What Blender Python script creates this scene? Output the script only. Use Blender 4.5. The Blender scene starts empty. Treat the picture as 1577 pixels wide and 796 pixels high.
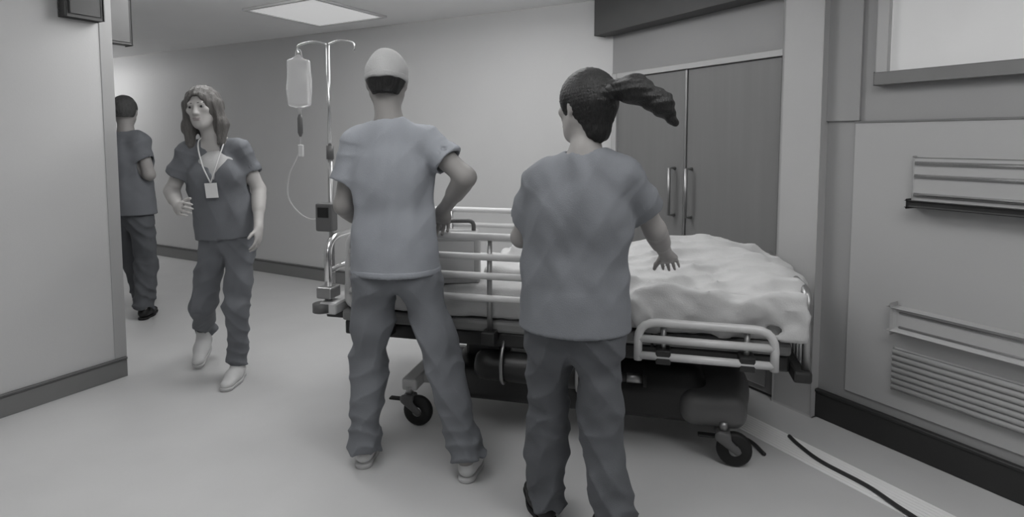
import bpy, bmesh, math, random
import numpy as np
from mathutils import Vector, Matrix

# ------------------------------------------------------------------ camera
SC = bpy.context.scene
COL = SC.collection
cam_d = bpy.data.cameras.new('camera')
cam = bpy.data.objects.new('camera', cam_d); COL.objects.link(cam)
cam.location = (0, 0, 1.4)
cam.rotation_euler = (math.radians(90 - 4), 0, 0)
cam_d.sensor_width = 36.0
cam_d.lens = 36.0 * 900 / 1577
cam_d.shift_y = -120 / 1577
cam_d.clip_start = 0.05
SC.camera = cam

# ------------------------------------------------------------------ world, exposure
W = bpy.data.worlds.new('world'); SC.world = W
W.use_nodes = True
W.node_tree.nodes['Background'].inputs[0].default_value = (.5, .5, .5, 1)
W.node_tree.nodes['Background'].inputs[1].default_value = .3
SC.view_settings.view_transform = 'Standard'
SC.view_settings.look = 'None'
SC.view_settings.exposure = -0.50
SC.view_settings.gamma = 1.0
SC.view_settings.use_curve_mapping = False
LAMP = 10.5            # unseen ceiling lamps, far half; some added to brighten the back wall
LAMP_FILL = 6.6        # unseen ceiling lamps added as fill over the near half
LAMP_VISIBLE = 0.52   # the dimmed one at the end of the hall

# ------------------------------------------------------------------ materials
def g2l(v):           # grey 0..255 -> linear
    v /= 255.0
    return v / 12.92 if v <= .04045 else ((v + .055) / 1.055) ** 2.4

def mat(name, grey, rough=.6, tint=(1, 1, 1), var=.06, vscale=6, bump=0, bscale=40, stretch=(1, 1, 1),
        metal=0, spec=.5, trans=0, emit=0, coords='Object', sheen=0, alpha=1):
    m = bpy.data.materials.new(name); m.use_nodes = True
    nt = m.node_tree; b = nt.nodes['Principled BSDF']
    c = g2l(grey)
    col = tuple(c * t for t in tint)
    b.inputs['Roughness'].default_value = rough
    b.inputs['Metallic'].default_value = metal
    b.inputs['Specular IOR Level'].default_value = spec
    b.inputs['Transmission Weight'].default_value = trans
    b.inputs['Alpha'].default_value = alpha
    if sheen: b.inputs['Sheen Weight'].default_value = sheen
    tc = nt.nodes.new('ShaderNodeTexCoord')
    mp = nt.nodes.new('ShaderNodeMapping'); mp.inputs['Scale'].default_value = stretch
    nt.links.new(tc.outputs[coords], mp.inputs['Vector'])
    nz = nt.nodes.new('ShaderNodeTexNoise'); nz.inputs['Scale'].default_value = vscale
    nz.inputs['Detail'].default_value = 4
    nt.links.new(mp.outputs['Vector'], nz.inputs['Vector'])
    rp = nt.nodes.new('ShaderNodeValToRGB')
    rp.color_ramp.elements[0].position = .25; rp.color_ramp.elements[1].position = .75
    rp.color_ramp.elements[0].color = tuple(x * (1 - var) for x in col) + (1,)
    rp.color_ramp.elements[1].color = tuple(min(1, x * (1 + var)) for x in col) + (1,)
    nt.links.new(nz.outputs['Fac'], rp.inputs['Fac'])
    nt.links.new(rp.outputs['Color'], b.inputs['Base Color'])
    if bump:
        n2 = nt.nodes.new('ShaderNodeTexNoise'); n2.inputs['Scale'].default_value = bscale; n2.inputs['Detail'].default_value = 3
        nt.links.new(mp.outputs['Vector'], n2.inputs['Vector'])
        bp = nt.nodes.new('ShaderNodeBump'); bp.inputs['Strength'].default_value = bump; bp.inputs['Distance'].default_value = .01
        nt.links.new(n2.outputs['Fac'], bp.inputs['Height'])
        nt.links.new(bp.outputs['Normal'], b.inputs['Normal'])
    if emit:
        nt.links.new(rp.outputs['Color'], b.inputs['Emission Color'])
        b.inputs['Emission Strength'].default_value = emit
    return m

BLUE = (.95, 1.0, 1.09)
M = dict(
    wall=mat('painted_wall', 200, .55, var=.02, vscale=2, bump=.04, bscale=120),
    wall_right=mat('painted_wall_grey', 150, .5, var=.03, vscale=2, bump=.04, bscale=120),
    wainscot=mat('wall_protection_sheet', 172, .4, var=.02, vscale=2),
    ceiling=mat('painted_ceiling', 240, .8, var=.02, vscale=2, bump=.03, bscale=150),
    floor=mat('vinyl_floor', 203, .42, var=.035, vscale=3, bump=.015, bscale=30, spec=.4),
    skirt=mat('vinyl_baseboard', 122, .45, var=.04),
    skirt_top=mat('baseboard_lip', 88, .5),
    skirt_dark=mat('dark_baseboard', 44, .45),
    stripe=mat('pale_floor_inlay', 253, .5, var=.02),
    door=mat('grey_door_laminate', 118, .5, var=.05, vscale=3, stretch=(6, 6, .4)),
    jamb=mat('light_door_jamb', 178, .45, var=.02),
    soffit=mat('dark_soffit', 78, .6),
    darkbox=mat('dark_grey_plastic', 82, .5),
    lamp=mat('lamp_diffuser', 255, .5, var=0, emit=LAMP),
    lampfill=mat('lamp_diffuser_fill', 255, .5, var=0, emit=LAMP_FILL),  # glow of the added fill lamps, all out of view
    lampdim=mat('lamp_diffuser_dim', 235, .5, var=0, emit=LAMP_VISIBLE),
    lampframe=mat('lamp_frame', 200, .4),
    litglass=mat('frosted_lit_pane', 205, .4, var=.05, vscale=2, emit=.22),
    winframe=mat('window_frame_grey', 120, .4),
    chrome=mat('chrome', 225, .22, metal=1, var=.02),
    steel=mat('brushed_steel', 170, .4, metal=1, var=.05),
    whitemetal=mat('white_enamel', 200, .3, var=.02),
    darkmetal=mat('dark_painted_metal', 38, .4),
    midplastic=mat('mid_grey_plastic', 96, .45),
    black=mat('black_rubber', 22, .6),
    linen=mat('white_linen', 200, .8, var=.03, vscale=9, bump=.25, bscale=220),
    blanket=mat('pale_blanket', 196, .9, var=.05, vscale=12, bump=.15, bscale=160),
    mattress=mat('mattress_cover', 120, .6, bump=.1, bscale=80),
    mattressrim=mat('mattress_welt', 170, .6),
    monitor=mat('monitor_casing', 172, .45),
    screen=mat('dark_screen', 40, .15),
    bag=mat('clear_drip_bag', 232, .25, trans=.55, var=.02),
    fluid=mat('drip_tube_plastic', 206, .3, trans=.3),
    cable=mat('dark_cable', 52, .5),
    skin_a=mat('skin_tan', 142, .55, (1.04, 1, .97), bump=.05, bscale=300),
    skin_b=mat('skin_fair', 180, .55, (1.03, 1, .975), bump=.05, bscale=300),
    skin_c=mat('skin_mid', 150, .55, (1.04, 1, .97), bump=.05, bscale=300),
    scrub_a=mat('grey_scrub_cotton', 152, .85, BLUE, var=.05, vscale=8, bump=.22, bscale=320),
    trouser_a=mat('slate_trouser_cotton', 118, .85, BLUE, var=.06, vscale=8, bump=.22, bscale=320),
    scrub_b=mat('slate_scrub_cotton', 112, .85, BLUE, var=.06, vscale=8, bump=.22, bscale=320),
    scrub_c=mat('dark_scrub_cotton', 112, .85, BLUE, var=.05, vscale=8, bump=.22, bscale=320),
    trouser_d=mat('dark_trouser_cotton', 92, .85, BLUE, var=.06, vscale=8, bump=.22, bscale=320),
    scrub_d=mat('steel_grey_scrub_cotton', 122, .85, BLUE, var=.06, vscale=8, bump=.22, bscale=320),
    cap=mat('pale_grey_cap', 172, .85, bump=.25, bscale=200),
    hair_black=mat('black_hair', 20, .5, var=.4, vscale=30, stretch=(4, 4, .6), bump=.6, bscale=60),
    hair_brown=mat('brown_hair', 92, .5, (1.05, 1, .95), var=.3, vscale=30, stretch=(4, 4, .6), bump=.6, bscale=60),
    hair_grey=mat('dark_grey_hair', 72, .6, var=.3, vscale=30, stretch=(4, 4, .6), bump=.6, bscale=60),
    shoe=mat('white_shoe', 205, .5, var=.02),
    sole=mat('pale_sole', 190, .6),
    shoe_dark=mat('black_shoe', 24, .5),
    eyewhite=mat('eye_white', 150, .3), iris=mat('dark_iris', 32, .2), lip=mat('lips', 156, .5, (1.08, .98, .97)),
    brow=mat('eyebrow', 60, .8),
    lanyard=mat('pale_lanyard', 214, .7), card=mat('white_badge_card', 228, .4),
    undershirt=mat('white_undershirt', 200, .85, bump=.2, bscale=300),
)

# ------------------------------------------------------------------ object helpers
def link(name, me, m, parent=None, loc=None, smooth=True):
    o = bpy.data.objects.new(name, me); COL.objects.link(o)
    if m is not None and not me.materials: me.materials.append(m)
    if parent is not None: o.parent = parent
    if loc is not None: o.location = loc
    if smooth and len(me.polygons):
        me.polygons.foreach_set('use_smooth', np.ones(len(me.polygons), dtype=bool))
    return o

def bmo(name, bm, m, parent=None, loc=None, smooth=False, bevel=0, seg=2):
    if bevel:
        es = [e for e in bm.edges if len(e.link_faces) == 2 and e.calc_face_angle(0) > .6]
        bmesh.ops.bevel(bm, geom=es, offset=bevel, segments=seg, affect='EDGES', profile=.5)
    bmesh.ops.recalc_face_normals(bm, faces=bm.faces)
    me = bpy.data.meshes.new(name); bm.to_mesh(me); bm.free()
    return link(name, me, m, parent, loc, smooth)

def tag(o, label=None, cat=None, group=None, kind=None):
    if label: o['label'] = label
    if cat: o['category'] = cat
    if group: o['group'] = group
    if kind: o['kind'] = kind
    return o

def empty(name, loc, rz, label, cat, group=None):
    o = bpy.data.objects.new(name, None); COL.objects.link(o)
    o.location = loc; o.rotation_euler = (0, 0, rz); o.empty_display_size = .1
    return tag(o, label, cat, group)

def copy_tree(o, parent=None):
    c = o.copy(); COL.objects.link(c)
    if parent is not None: c.parent = parent
    for ch in list(o.children): copy_tree(ch, c)
    return c

def add_box(bm, lo, hi, mtx=None):
    r = bmesh.ops.create_cube(bm, size=1)
    lo = Vector(lo); hi = Vector(hi)
    for v in r['verts']:
        v.co = Vector((lo[i] + (v.co[i] + .5) * (hi[i] - lo[i]) for i in range(3)))
        if mtx is not None: v.co = mtx @ v.co
    return r['verts']

def box(name, lo, hi, m, parent=None, loc=None, bevel=.004, mtx=None, smooth=False, seg=2):
    bm = bmesh.new(); add_box(bm, lo, hi, mtx)
    return bmo(name, bm, m, parent, loc, smooth, bevel, seg)

def catmull(pts, n=8):
    pts = [np.array(p, float) for p in pts]
    if len(pts) < 3: return pts
    P = [2 * pts[0] - pts[1]] + pts + [2 * pts[-1] - pts[-2]]
    out = []
    for i in range(1, len(P) - 2):
        p0, p1, p2, p3 = P[i - 1:i + 3]
        for k in range(n):
            t = k / n
            out.append(.5 * (2 * p1 + (p2 - p0) * t + (2 * p0 - 5 * p1 + 4 * p2 - p3) * t * t + (3 * p1 - p0 - 3 * p2 + p3) * t ** 3))
    out.append(pts[-1]); return out

def add_tube(bm, pts, r, sides=12, cap=True):
    pts = [Vector(p) for p in pts]
    rings = []; up = None
    for i, p in enumerate(pts):
        d = (pts[min(i + 1, len(pts) - 1)] - pts[max(i - 1, 0)]).normalized()
        if up is None:
            up = Vector((0, 0, 1)) if abs(d.z) < .9 else Vector((1, 0, 0))
        s = d.cross(up).normalized(); up = s.cross(d).normalized()
        rr = r[i] if hasattr(r, '__len__') else r
        rings.append([bm.verts.new(p + s * (rr * math.cos(2 * math.pi * k / sides)) + up * (rr * math.sin(2 * math.pi * k / sides))) for k in range(sides)])
    for a, b in zip(rings, rings[1:]):
        for k in range(sides):
            bm.faces.new((a[k], a[(k + 1) % sides], b[(k + 1) % sides], b[k]))
    if cap:
        bm.faces.new(rings[0][::-1]); bm.faces.new(rings[-1])

def tube(name, pts, r, m, parent=None, smooth_path=0, sides=12, loc=None):
    bm = bmesh.new()
    if smooth_path:
        rr = r
        pts = catmull(pts, smooth_path)
    add_tube(bm, pts, r, sides)
    return bmo(name, bm, m, parent, loc, True)

def round_path(pts, rad, n=5):          # polyline with rounded corners
    pts = [Vector(p) for p in pts]; out = [pts[0]]
    for a, b, c in zip(pts, pts[1:], pts[2:]):
        d1 = (a - b).normalized(); d2 = (c - b).normalized()
        q = min(rad, (a - b).length * .49, (c - b).length * .49)
        p1 = b + d1 * q; p2 = b + d2 * q
        for k in range(n + 1):
            t = k / n
            out.append(p1 * (1 - t) ** 2 + b * 2 * t * (1 - t) + p2 * t * t)
    out.append(pts[-1]); return out

# ------------------------------------------------------------------ signed distance modelling (bodies, cloth)
def nv(v): v = np.array(v, float); return v / np.linalg.norm(v)
def A(*v): return np.array(v, float)

class Field:
    def __init__(s, lo, hi, h, big=.09):
        s.lo = np.array(lo, float); s.h = h
        s.n = np.ceil((np.array(hi, float) - s.lo) / h).astype(int) + 1
        s.f = np.full(s.n, big, np.float32); s.big = big
    def sl(s, lo, hi):
        a = np.clip(np.floor((np.array(lo) - s.lo) / s.h).astype(int), 0, s.n - 1)
        b = np.clip(np.ceil((np.array(hi) - s.lo) / s.h).astype(int) + 1, a + 1, s.n)
        ax = [(s.lo[i] + s.h * np.arange(a[i], b[i])).astype(np.float32) for i in range(3)]
        return tuple(slice(a[i], b[i]) for i in range(3)), ax[0][:, None, None], ax[1][None, :, None], ax[2][None, None, :]
    def put(s, d, sl, k, mode):
        f = s.f[sl]
        if mode < 0:                      # subtract
            d = -d
            if k > 0:
                h = np.maximum(k - np.abs(f - d), 0) / k; s.f[sl] = np.maximum(f, d) + h * h * k * .25
            else: s.f[sl] = np.maximum(f, d)
        else:
            if k > 0:
                h = np.maximum(k - np.abs(f - d), 0) / k; s.f[sl] = np.minimum(f, d) - h * h * k * .25
            else: s.f[sl] = np.minimum(f, d)
    def rc(s, a, b, r1, r2, k=.02, n=None, flat=1.0, mode=1, endcut=None, startcut=None):
        a = np.array(a, float); b = np.array(b, float); m = max(r1, r2) * max(1, flat) + s.big
        sl, x, y, z = s.sl(np.minimum(a, b) - m, np.maximum(a, b) + m)
        ba = b - a; L2 = ba @ ba
        px, py, pz = x - np.float32(a[0]), y - np.float32(a[1]), z - np.float32(a[2])
        dt = px * ba[0] + py * ba[1] + pz * ba[2]
        t = np.clip(dt / L2, 0, 1)
        qx, qy, qz = px - t * ba[0], py - t * ba[1], pz - t * ba[2]
        q2 = qx * qx + qy * qy + qz * qz
        if n is not None:
            n = nv(n); qn = qx * n[0] + qy * n[1] + qz * n[2]
            q2 = q2 + qn * qn * (1 / flat ** 2 - 1)
            d = (np.sqrt(q2) - (r1 + (r2 - r1) * t)) * (min(1, flat) * .5 + .5)
        else:
            d = np.sqrt(q2) - (r1 + (r2 - r1) * t)
        L = math.sqrt(L2)
        if endcut is not None: d = np.maximum(d, (dt / L - L) - endcut)
        if startcut is not None: d = np.maximum(d, -(dt / L) - startcut)
        s.put(d.astype(np.float32), sl, k, mode)
    def el(s, c, ax, r, k=.02, mode=1):
        c = np.array(c, float); m = max(r) + s.big
        sl, x, y, z = s.sl(c - m, c + m)
        px, py, pz = x - np.float32(c[0]), y - np.float32(c[1]), z - np.float32(c[2])
        k0 = 0; k1 = 0
        for i in range(3):
            q = px * ax[i][0] + py * ax[i][1] + pz * ax[i][2]
            k0 = k0 + (q / r[i]) ** 2; k1 = k1 + (q / r[i] ** 2) ** 2
        k0 = np.sqrt(k0); k1 = np.sqrt(k1) + 1e-6
        s.put((k0 * (k0 - 1) / k1).astype(np.float32), sl, k, mode)
    def bx(s, c, ax, r, rnd=.01, k=.01, mode=1):
        c = np.array(c, float); m = np.linalg.norm(r) + s.big
        sl, x, y, z = s.sl(c - m, c + m)
        px, py, pz = x - np.float32(c[0]), y - np.float32(c[1]), z - np.float32(c[2])
        out = 0; ins = None
        for i in range(3):
            q = np.abs(px * ax[i][0] + py * ax[i][1] + pz * ax[i][2]) - (r[i] - rnd)
            out = out + np.maximum(q, 0) ** 2
            ins = q if ins is None else np.maximum(ins, q)
        s.put((np.sqrt(out) + np.minimum(ins, 0) - rnd).astype(np.float32), sl, k, mode)
    def cut(s, p, n):                     # keep the side where (x-p).n < 0
        sl, x, y, z = s.sl(s.lo, s.lo + s.h * s.n)
        s.f = np.maximum(s.f, ((x - p[0]) * n[0] + (y - p[1]) * n[1] + (z - p[2]) * n[2]).astype(np.float32))
    def ripple(s, fn, lo=None, hi=None):
        lo = s.lo if lo is None else lo; hi = s.lo + s.h * (s.n - 1) if hi is None else hi
        sl, x, y, z = s.sl(lo, hi)
        s.f[sl] += fn(x, y, z).astype(np.float32)
    def mesh(s, name, origin=(0, 0, 0), relax=1):
        f = s.f; f[0] = f[-1] = s.big; f[:, 0] = f[:, -1] = s.big; f[:, :, 0] = f[:, :, -1] = s.big
        ins = f < 0
        cnt = np.zeros(tuple(s.n - 1), np.int8)
        for dx in (0, 1):
            for dy in (0, 1):
                for dz in (0, 1):
                    cnt += ins[dx:s.n[0] - 1 + dx, dy:s.n[1] - 1 + dy, dz:s.n[2] - 1 + dz]
        act = (cnt > 0) & (cnt < 8)
        idx = np.argwhere(act)
        vid = np.full(act.shape, -1, np.int32); vid[act] = np.arange(len(idx), dtype=np.int32)
        off = np.array([(i & 1, i >> 1 & 1, i >> 2 & 1) for i in range(8)])
        cv = np.stack([f[idx[:, 0] + o[0], idx[:, 1] + o[1], idx[:, 2] + o[2]] for o in off], 1)
        acc = np.zeros((len(idx), 3)); num = np.zeros(len(idx))
        for i in range(8):
            for ax in range(3):
                j = i | 1 << ax
                if j == i: continue
                a, b = cv[:, i], cv[:, j]; w = (a < 0) != (b < 0)
                t = np.where(w, a / np.where(w, a - b, 1), 0)
                acc += np.where(w[:, None], off[i] + t[:, None] * (off[j] - off[i]), 0); num += w
        co = s.lo + s.h * (idx + acc / num[:, None])
        quads = []
        for ax in range(3):
            a0 = [slice(None)] * 3; a1 = [slice(None)] * 3
            a0[ax] = slice(0, -1); a1[ax] = slice(1, None)
            i0 = ins[tuple(a0)]; i1 = ins[tuple(a1)]
            e = np.argwhere(i0 != i1)
            u, v = (ax + 1) % 3, (ax + 2) % 3
            flip = i0[e[:, 0], e[:, 1], e[:, 2]]
            def cell(du, dv):
                c = e.copy(); c[:, u] += du; c[:, v] += dv
                return vid[c[:, 0], c[:, 1], c[:, 2]]
            q = np.stack([cell(-1, -1), cell(0, -1), cell(0, 0), cell(-1, 0)], 1)
            q[~flip] = q[~flip][:, ::-1]
            quads.append(q)
        q = np.concatenate(quads).astype(np.int32)
        for _ in range(relax):            # one gentle smoothing pass takes out grid steps
            sm = np.zeros_like(co); nn = np.zeros(len(co))
            for k in range(4):
                a, b = q[:, k], q[:, (k + 1) % 4]
                for d in range(3): sm[:, d] += np.bincount(a, co[b, d], len(co)) + np.bincount(b, co[a, d], len(co))
                nn += np.bincount(a, minlength=len(co)) + np.bincount(b, minlength=len(co))
            co = co * .5 + .5 * sm / np.maximum(nn, 1)[:, None]
        co = co - np.array(origin)
        me = bpy.data.meshes.new(name)
        me.vertices.add(len(co)); me.vertices.foreach_set('co', co.astype(np.float32).ravel())
        me.loops.add(len(q) * 4); me.loops.foreach_set('vertex_index', q.ravel())
        me.polygons.add(len(q)); me.polygons.foreach_set('loop_start', np.arange(0, len(q) * 4, 4, dtype=np.int32))
        me.update(calc_edges=True)
        return me

def folds(seed, amp, freq, axis=None):
    """smooth pseudo-random creases: a few warped plane waves"""
    rng = np.random.RandomState(seed)
    ws = []
    for i in range(5):
        d = rng.normal(size=3)
        if axis is not None: d = d - .75 * np.array(axis) * (d @ np.array(axis))
        d = d / np.linalg.norm(d) * freq * (.6 + .9 * rng.rand()); ws.append((d, rng.rand() * 6.28, rng.normal(size=3) * freq * .45, rng.rand() * 6.28))
    def fn(x, y, z):
        o = 0
        for d, p, e, p2 in ws:
            o = o + np.sin(d[0] * x + d[1] * y + d[2] * z + p + 1.2 * np.sin(e[0] * x + e[1] * y + e[2] * z + p2))
        return amp * o / 2.2
    return fn
def crease(v):          # sharp ridge, broad valley
    return 2 * np.abs(np.sin(v * .5)) ** .75 - 1.1

# ------------------------------------------------------------------ the setting
UA = A(.88, -.475, 0); VA = A(.475, .88, 0)              # along the back wall / along the left wall
RD = A(.5, -.866, 0); RN = A(-.866, -.5, 0)              # along the right wall towards us / its inward normal
CEIL = 2.42
LC = A(-2.295, 3.391, 0)
BM = A(-2.9, 6.1, 0) + VA * .15
RW0 = A(1.75, 2.55, 0)
def isect(p, d, q, e):
    m = np.array([[d[0], -e[0]], [d[1], -e[1]]]); t = np.linalg.solve(m, (q - p)[:2]); return p + d * t[0]
K = isect(BM, UA, RW0, RD)
BL = BM - UA * 6.5
LB = LC - VA * 6.2
RB = isect(LB, UA, RW0, RD)
SL = isect(LC, UA, BL, VA)

def wall_slab(name, p, q, inward, m, thick=.12, z0=0, z1=CEIL):
    inward = nv(inward); bm = bmesh.new()
    pts = [p, q, q - inward * thick, p - inward * thick]
    lo = [bm.verts.new((a[0], a[1], z0)) for a in pts]; hi = [bm.verts.new((a[0], a[1], z1)) for a in pts]
    bm.faces.new(lo[::-1]); bm.faces.new(hi)
    for i in range(4): bm.faces.new((lo[i], lo[(i + 1) % 4], hi[(i + 1) % 4], hi[i]))
    return tag(bmo(name, bm, m), kind='structure')

box('floor', (-11, -6, -.1), (8, 13, 0), M['floor'], bevel=0)['kind'] = 'structure'
box('ceiling', (-11, -6, CEIL), (8, 13, CEIL + .1), M['ceiling'], bevel=0)['kind'] = 'structure'
wall_slab('wall_back', BL - UA * .12, K + UA * .1, -VA, M['wall'])
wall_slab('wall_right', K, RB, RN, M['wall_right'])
wall_slab('wall_left', LC, LB, UA, M['wall'], .14)
wall_slab('wall_corridor', SL, LC - UA * .14, VA, M['wall'], .14)
wall_slab('wall_end', SL - VA * .2, BL, UA, M['wall'])
wall_slab('wall_rear', LB - UA * .14, RB + UA * .12, VA, M['wall'])

def skirting(name, p, q, inward, h, m, mtop, off=.012):
    inward = nv(inward); d = nv(q - p)
    def strip(nm, z0, z1, o0, mm, par=None):
        bm = bmesh.new()
        pr = [(0, z0), (o0, z0), (o0, z1 - .004), (o0 - .004, z1), (0, z1)]
        a = [bm.verts.new(tuple(p + inward * (o + .001)) [:2] + (z,)) for o, z in pr]
        b = [bm.verts.new(tuple(q + inward * (o + .001)) [:2] + (z,)) for o, z in pr]
        n = len(pr)
        for i in range(n): bm.faces.new((a[i], a[(i + 1) % n], b[(i + 1) % n], b[i]))
        bm.faces.new(a[::-1]); bm.faces.new(b)
        return bmo(nm, bm, mm, par)
    o = tag(strip(name, 0.001, h, off, m), kind='structure')
    strip('top_lip', h, h + .014, off + .006, mtop, o)
    return o
skirting('baseboard_left', LC, LB, UA, .105, M['skirt'], M['skirt_top'])
skirting('baseboard_back', BL, K, -VA, .12, M['skirt'], M['skirt_top'])
skirting('baseboard_right', K, RB, RN, .13, M['skirt_dark'], M['skirt_dark'], .02)
skirting('baseboard_corridor', SL, LC - UA * .14, VA, .105, M['skirt'], M['skirt_top'])
# rounded corner guard on the free end of the left wall
def guard():
    bm = bmesh.new()
    for zz in (0,):
        o1 = [LC + UA * .004 - VA * .06, LC + UA * .006 + VA * .004, LC - UA * .075 + VA * .006]
        i1 = [LC - VA * .06, LC + A(0, 0, 0), LC - UA * .075]
        loop = o1 + i1[::-1]
        lo = [bm.verts.new((a[0], a[1], .12)) for a in loop]; hi = [bm.verts.new((a[0], a[1], CEIL - .002)) for a in loop]
        bm.faces.new(lo[::-1]); bm.faces.new(hi)
        for i in range(6): bm.faces.new((lo[i], lo[(i + 1) % 6], hi[(i + 1) % 6], hi[i]))
    tag(bmo('trim_1', bm, M['wainscot']), kind='structure')
guard()

def frame_box(name, o, d, n, t0, t1, z0, z1, n0, n1, m, parent=None, bevel=.003):
    """box in a wall's own frame: t along the wall, z up, n out of the wall"""
    mt = Matrix(((d[0], n[0], 0, o[0]), (d[1], n[1], 0, o[1]), (0, 0, 1, 0), (0, 0, 0, 1)))
    return box(name, (t0, n0, z0), (t1, n1, z1), m, parent, bevel=bevel, mtx=mt)
def rw(name, t0, t1, z0, z1, n0, n1, m, parent=None, bevel=.003):
    return frame_box(name, K, RD, RN, t0, t1, z0, z1, n0, n1, m, parent, bevel)
def rp(t, z, n): return K + RD * t + RN * n + A(0, 0, z)

# --- right wall: door, jamb pilaster, dark soffit, wall sheet, rails, lit window
d1 = tag(rw('door_1', .10, .74, .02, 1.83, .004, .03, M['door']), kind='structure')
rw('door_leaf', .76, 1.40, .02, 1.83, .004, .03, M['door'], d1)
rw('frame', .05, .10, .0, 1.87, .0, .045, M['jamb'], d1)
rw('frame', .10, 1.42, 1.835, 1.87, .0, .045, M['jamb'], d1)
rw('meeting_strip', .742, .758, .02, 1.83, .004, .038, M['steel'], d1)
for t0 in (.14, .80):
    rw('kick_plate', t0, t0 + .56, .05, .32, .03, .034, M['steel'], d1)
for t0 in (.66, .80):
    h = tube('handle', [tuple(rp(t0, .92, .03)), tuple(rp(t0, .92, .08)), tuple(rp(t0, 1.22, .08)), tuple(rp(t0, 1.22, .03))], .011, M['steel'], d1)
tag(rw('trim_2', 1.42, 1.64, 0, CEIL, .0, .05, M['jamb'], bevel=.008), kind='structure')
tag(rw('trim_3', -.05, 1.42, 2.15, CEIL, .0, .13, M['soffit'], bevel=.004), kind='structure')
tag(rw('trim_4', 1.64, 1.80, 1.49, CEIL, .0, .012, M['wall_right']), kind='structure')
ws = tag(rw('trim_5', 1.78, 4.6, .19, 1.48, .001, .008, M['wainscot'], bevel=.001), kind='structure')
rw('top_lip', 1.78, 4.6, 1.48, 1.487, .001, .014, M['winframe'], ws, bevel=.001)

wn = tag(rw('window_1', 1.93, 4.2, 1.70, 2.26, .004, .02, M['litglass']), kind='structure')
rw('window_sill', 1.88, 4.25, 1.645, 1.70, .0, .055, M['winframe'], wn)
rw('window_frame', 1.88, 4.25, 2.26, 2.31, .0, .045, M['winframe'], wn)
rw('window_frame', 1.88, 1.93, 1.70, 2.26, .0, .045, M['jamb'], wn)
rw('window_frame', 4.20, 4.25, 1.70, 2.26, .0, .045, M['jamb'], wn)
rw('mullion', 3.04, 3.07, 1.70, 2.26, .02, .03, M['jamb'], wn)

hr = empty('handrail', tuple(rp(2.05, 1.12, 0)), 0, 'pale wall handrail with bright steel lines on the grey wall', 'handrail')
def under(o, par):                         # parent a world-placed mesh under a thing, keeping its place
    o.parent = par; o.matrix_parent_inverse = Matrix.LocRotScale(par.location, par.rotation_euler, None).inverted(); return o
under(rw('back_plate', 2.05, 4.4, 1.135, 1.325, .008, .035, M['wainscot'], bevel=.006), hr)
for z in (1.30, 1.245, 1.165):
    under(tube('steel_rail', [tuple(rp(2.06, z, .04)), tuple(rp(4.39, z, .04))], .008, M['chrome']), hr)
under(rw('grip', 2.05, 4.4, 1.112, 1.140, .008, .075, M['darkmetal'], bevel=.008), hr)
br = empty('bumper_rail', tuple(rp(2.0, .55, 0)), 0, 'smooth rounded bumper rail on the wall above the ribbed one', 'bumper rail')
under(rw('rail', 2.0, 4.4, .555, .66, .008, .05, M['wainscot'], bevel=.02), br)
for z in (.575, .64):
    under(tube('steel_rail', [tuple(rp(2.03, z, .05)), tuple(rp(4.39, z, .05))], .006, M['chrome']), br)
br2 = empty('bumper_rail', tuple(rp(2.0, .28, 0)), 0, 'ribbed pale bumper rail low on the wall above the dark baseboard', 'bumper rail')
under(rw('back_plate', 2.0, 4.4, .28, .47, .008, .028, M['wainscot'], bevel=.004), br2)
for k in range(7):
    under(tube('rib', [tuple(rp(2.0, .295 + k * .0265, .028)), tuple(rp(4.4, .295 + k * .0265, .028))], .0115, M['wainscot'], sides=10), br2)

# --- pale line let into the floor along the right wall
def floor_strip(name, p, q, w, m, z=.003):
    d = nv(q - p); n = A(-d[1], d[0], 0) * w / 2
    bm = bmesh.new()
    lo = [bm.verts.new((a[0], a[1], .0005)) for a in (p - n, q - n, q + n, p + n)]; hi = [bm.verts.new((a[0], a[1], z)) for a in (p - n, q - n, q + n, p + n)]
    bm.faces.new(lo[::-1]); bm.faces.new(hi)
    for i in range(4): bm.faces.new((lo[i], lo[(i + 1) % 4], hi[(i + 1) % 4], hi[i]))
    return bmo(name, bm, m)
S0, S1 = A(.915, 3.10, 0), A(2.3, .60, 0)
sd = nv(S1 - S0); sn = A(-sd[1], sd[0], 0)
st = tag(floor_strip('trim_6', S0, S1, .017, M['stripe']), kind='structure')
for k in range(1, 8):
    s2 = floor_strip('inlay_line', S0 + sn * (.020 * k), S1 + sn * (.020 * k), .018, M['stripe']); s2.parent = st

# --- ceiling lamps: the panel in view, and unseen ones mostly added as fill
def ceiling_lamp(cx, cy, ax, sx, sy, label, dm, group=None):
    t = empty('ceiling_light', (cx, cy, CEIL), math.atan2(ax[1], ax[0]), label, 'ceiling light', group)
    box('diffuser', (-sx / 2, -sy / 2, -(.012 if dm is M['lampdim'] else .085)), (sx / 2, sy / 2, -.003), dm, t, bevel=.002)  # lamps out of view get deep glowing sides, shaped to brighten the ceiling
    for lo, hi in (((-sx / 2 - .025, -sy / 2 - .025, -.02), (sx / 2 + .025, -sy / 2, -.001)), ((-sx / 2 - .025, sy / 2, -.02), (sx / 2 + .025, sy / 2 + .025, -.001)),
                   ((-sx / 2 - .025, -sy / 2, -.02), (-sx / 2, sy / 2, -.001)), ((sx / 2, -sy / 2, -.02), (sx / 2 + .025, sy / 2, -.001))):
        box('frame', lo, hi, M['lampframe'], t, bevel=.002)
    return t
LA = A(-1.72, 5.32, 0)
e1 = nv(A(.5, -.29, 0)); e2 = A(-e1[1], e1[0], 0)
lc = LA + e1 * .41 - e2 * .40
ceiling_lamp(lc[0], lc[1], e1, .74, .72, 'square ceiling light panel in view above the back wall', M['lampdim'])
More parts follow.
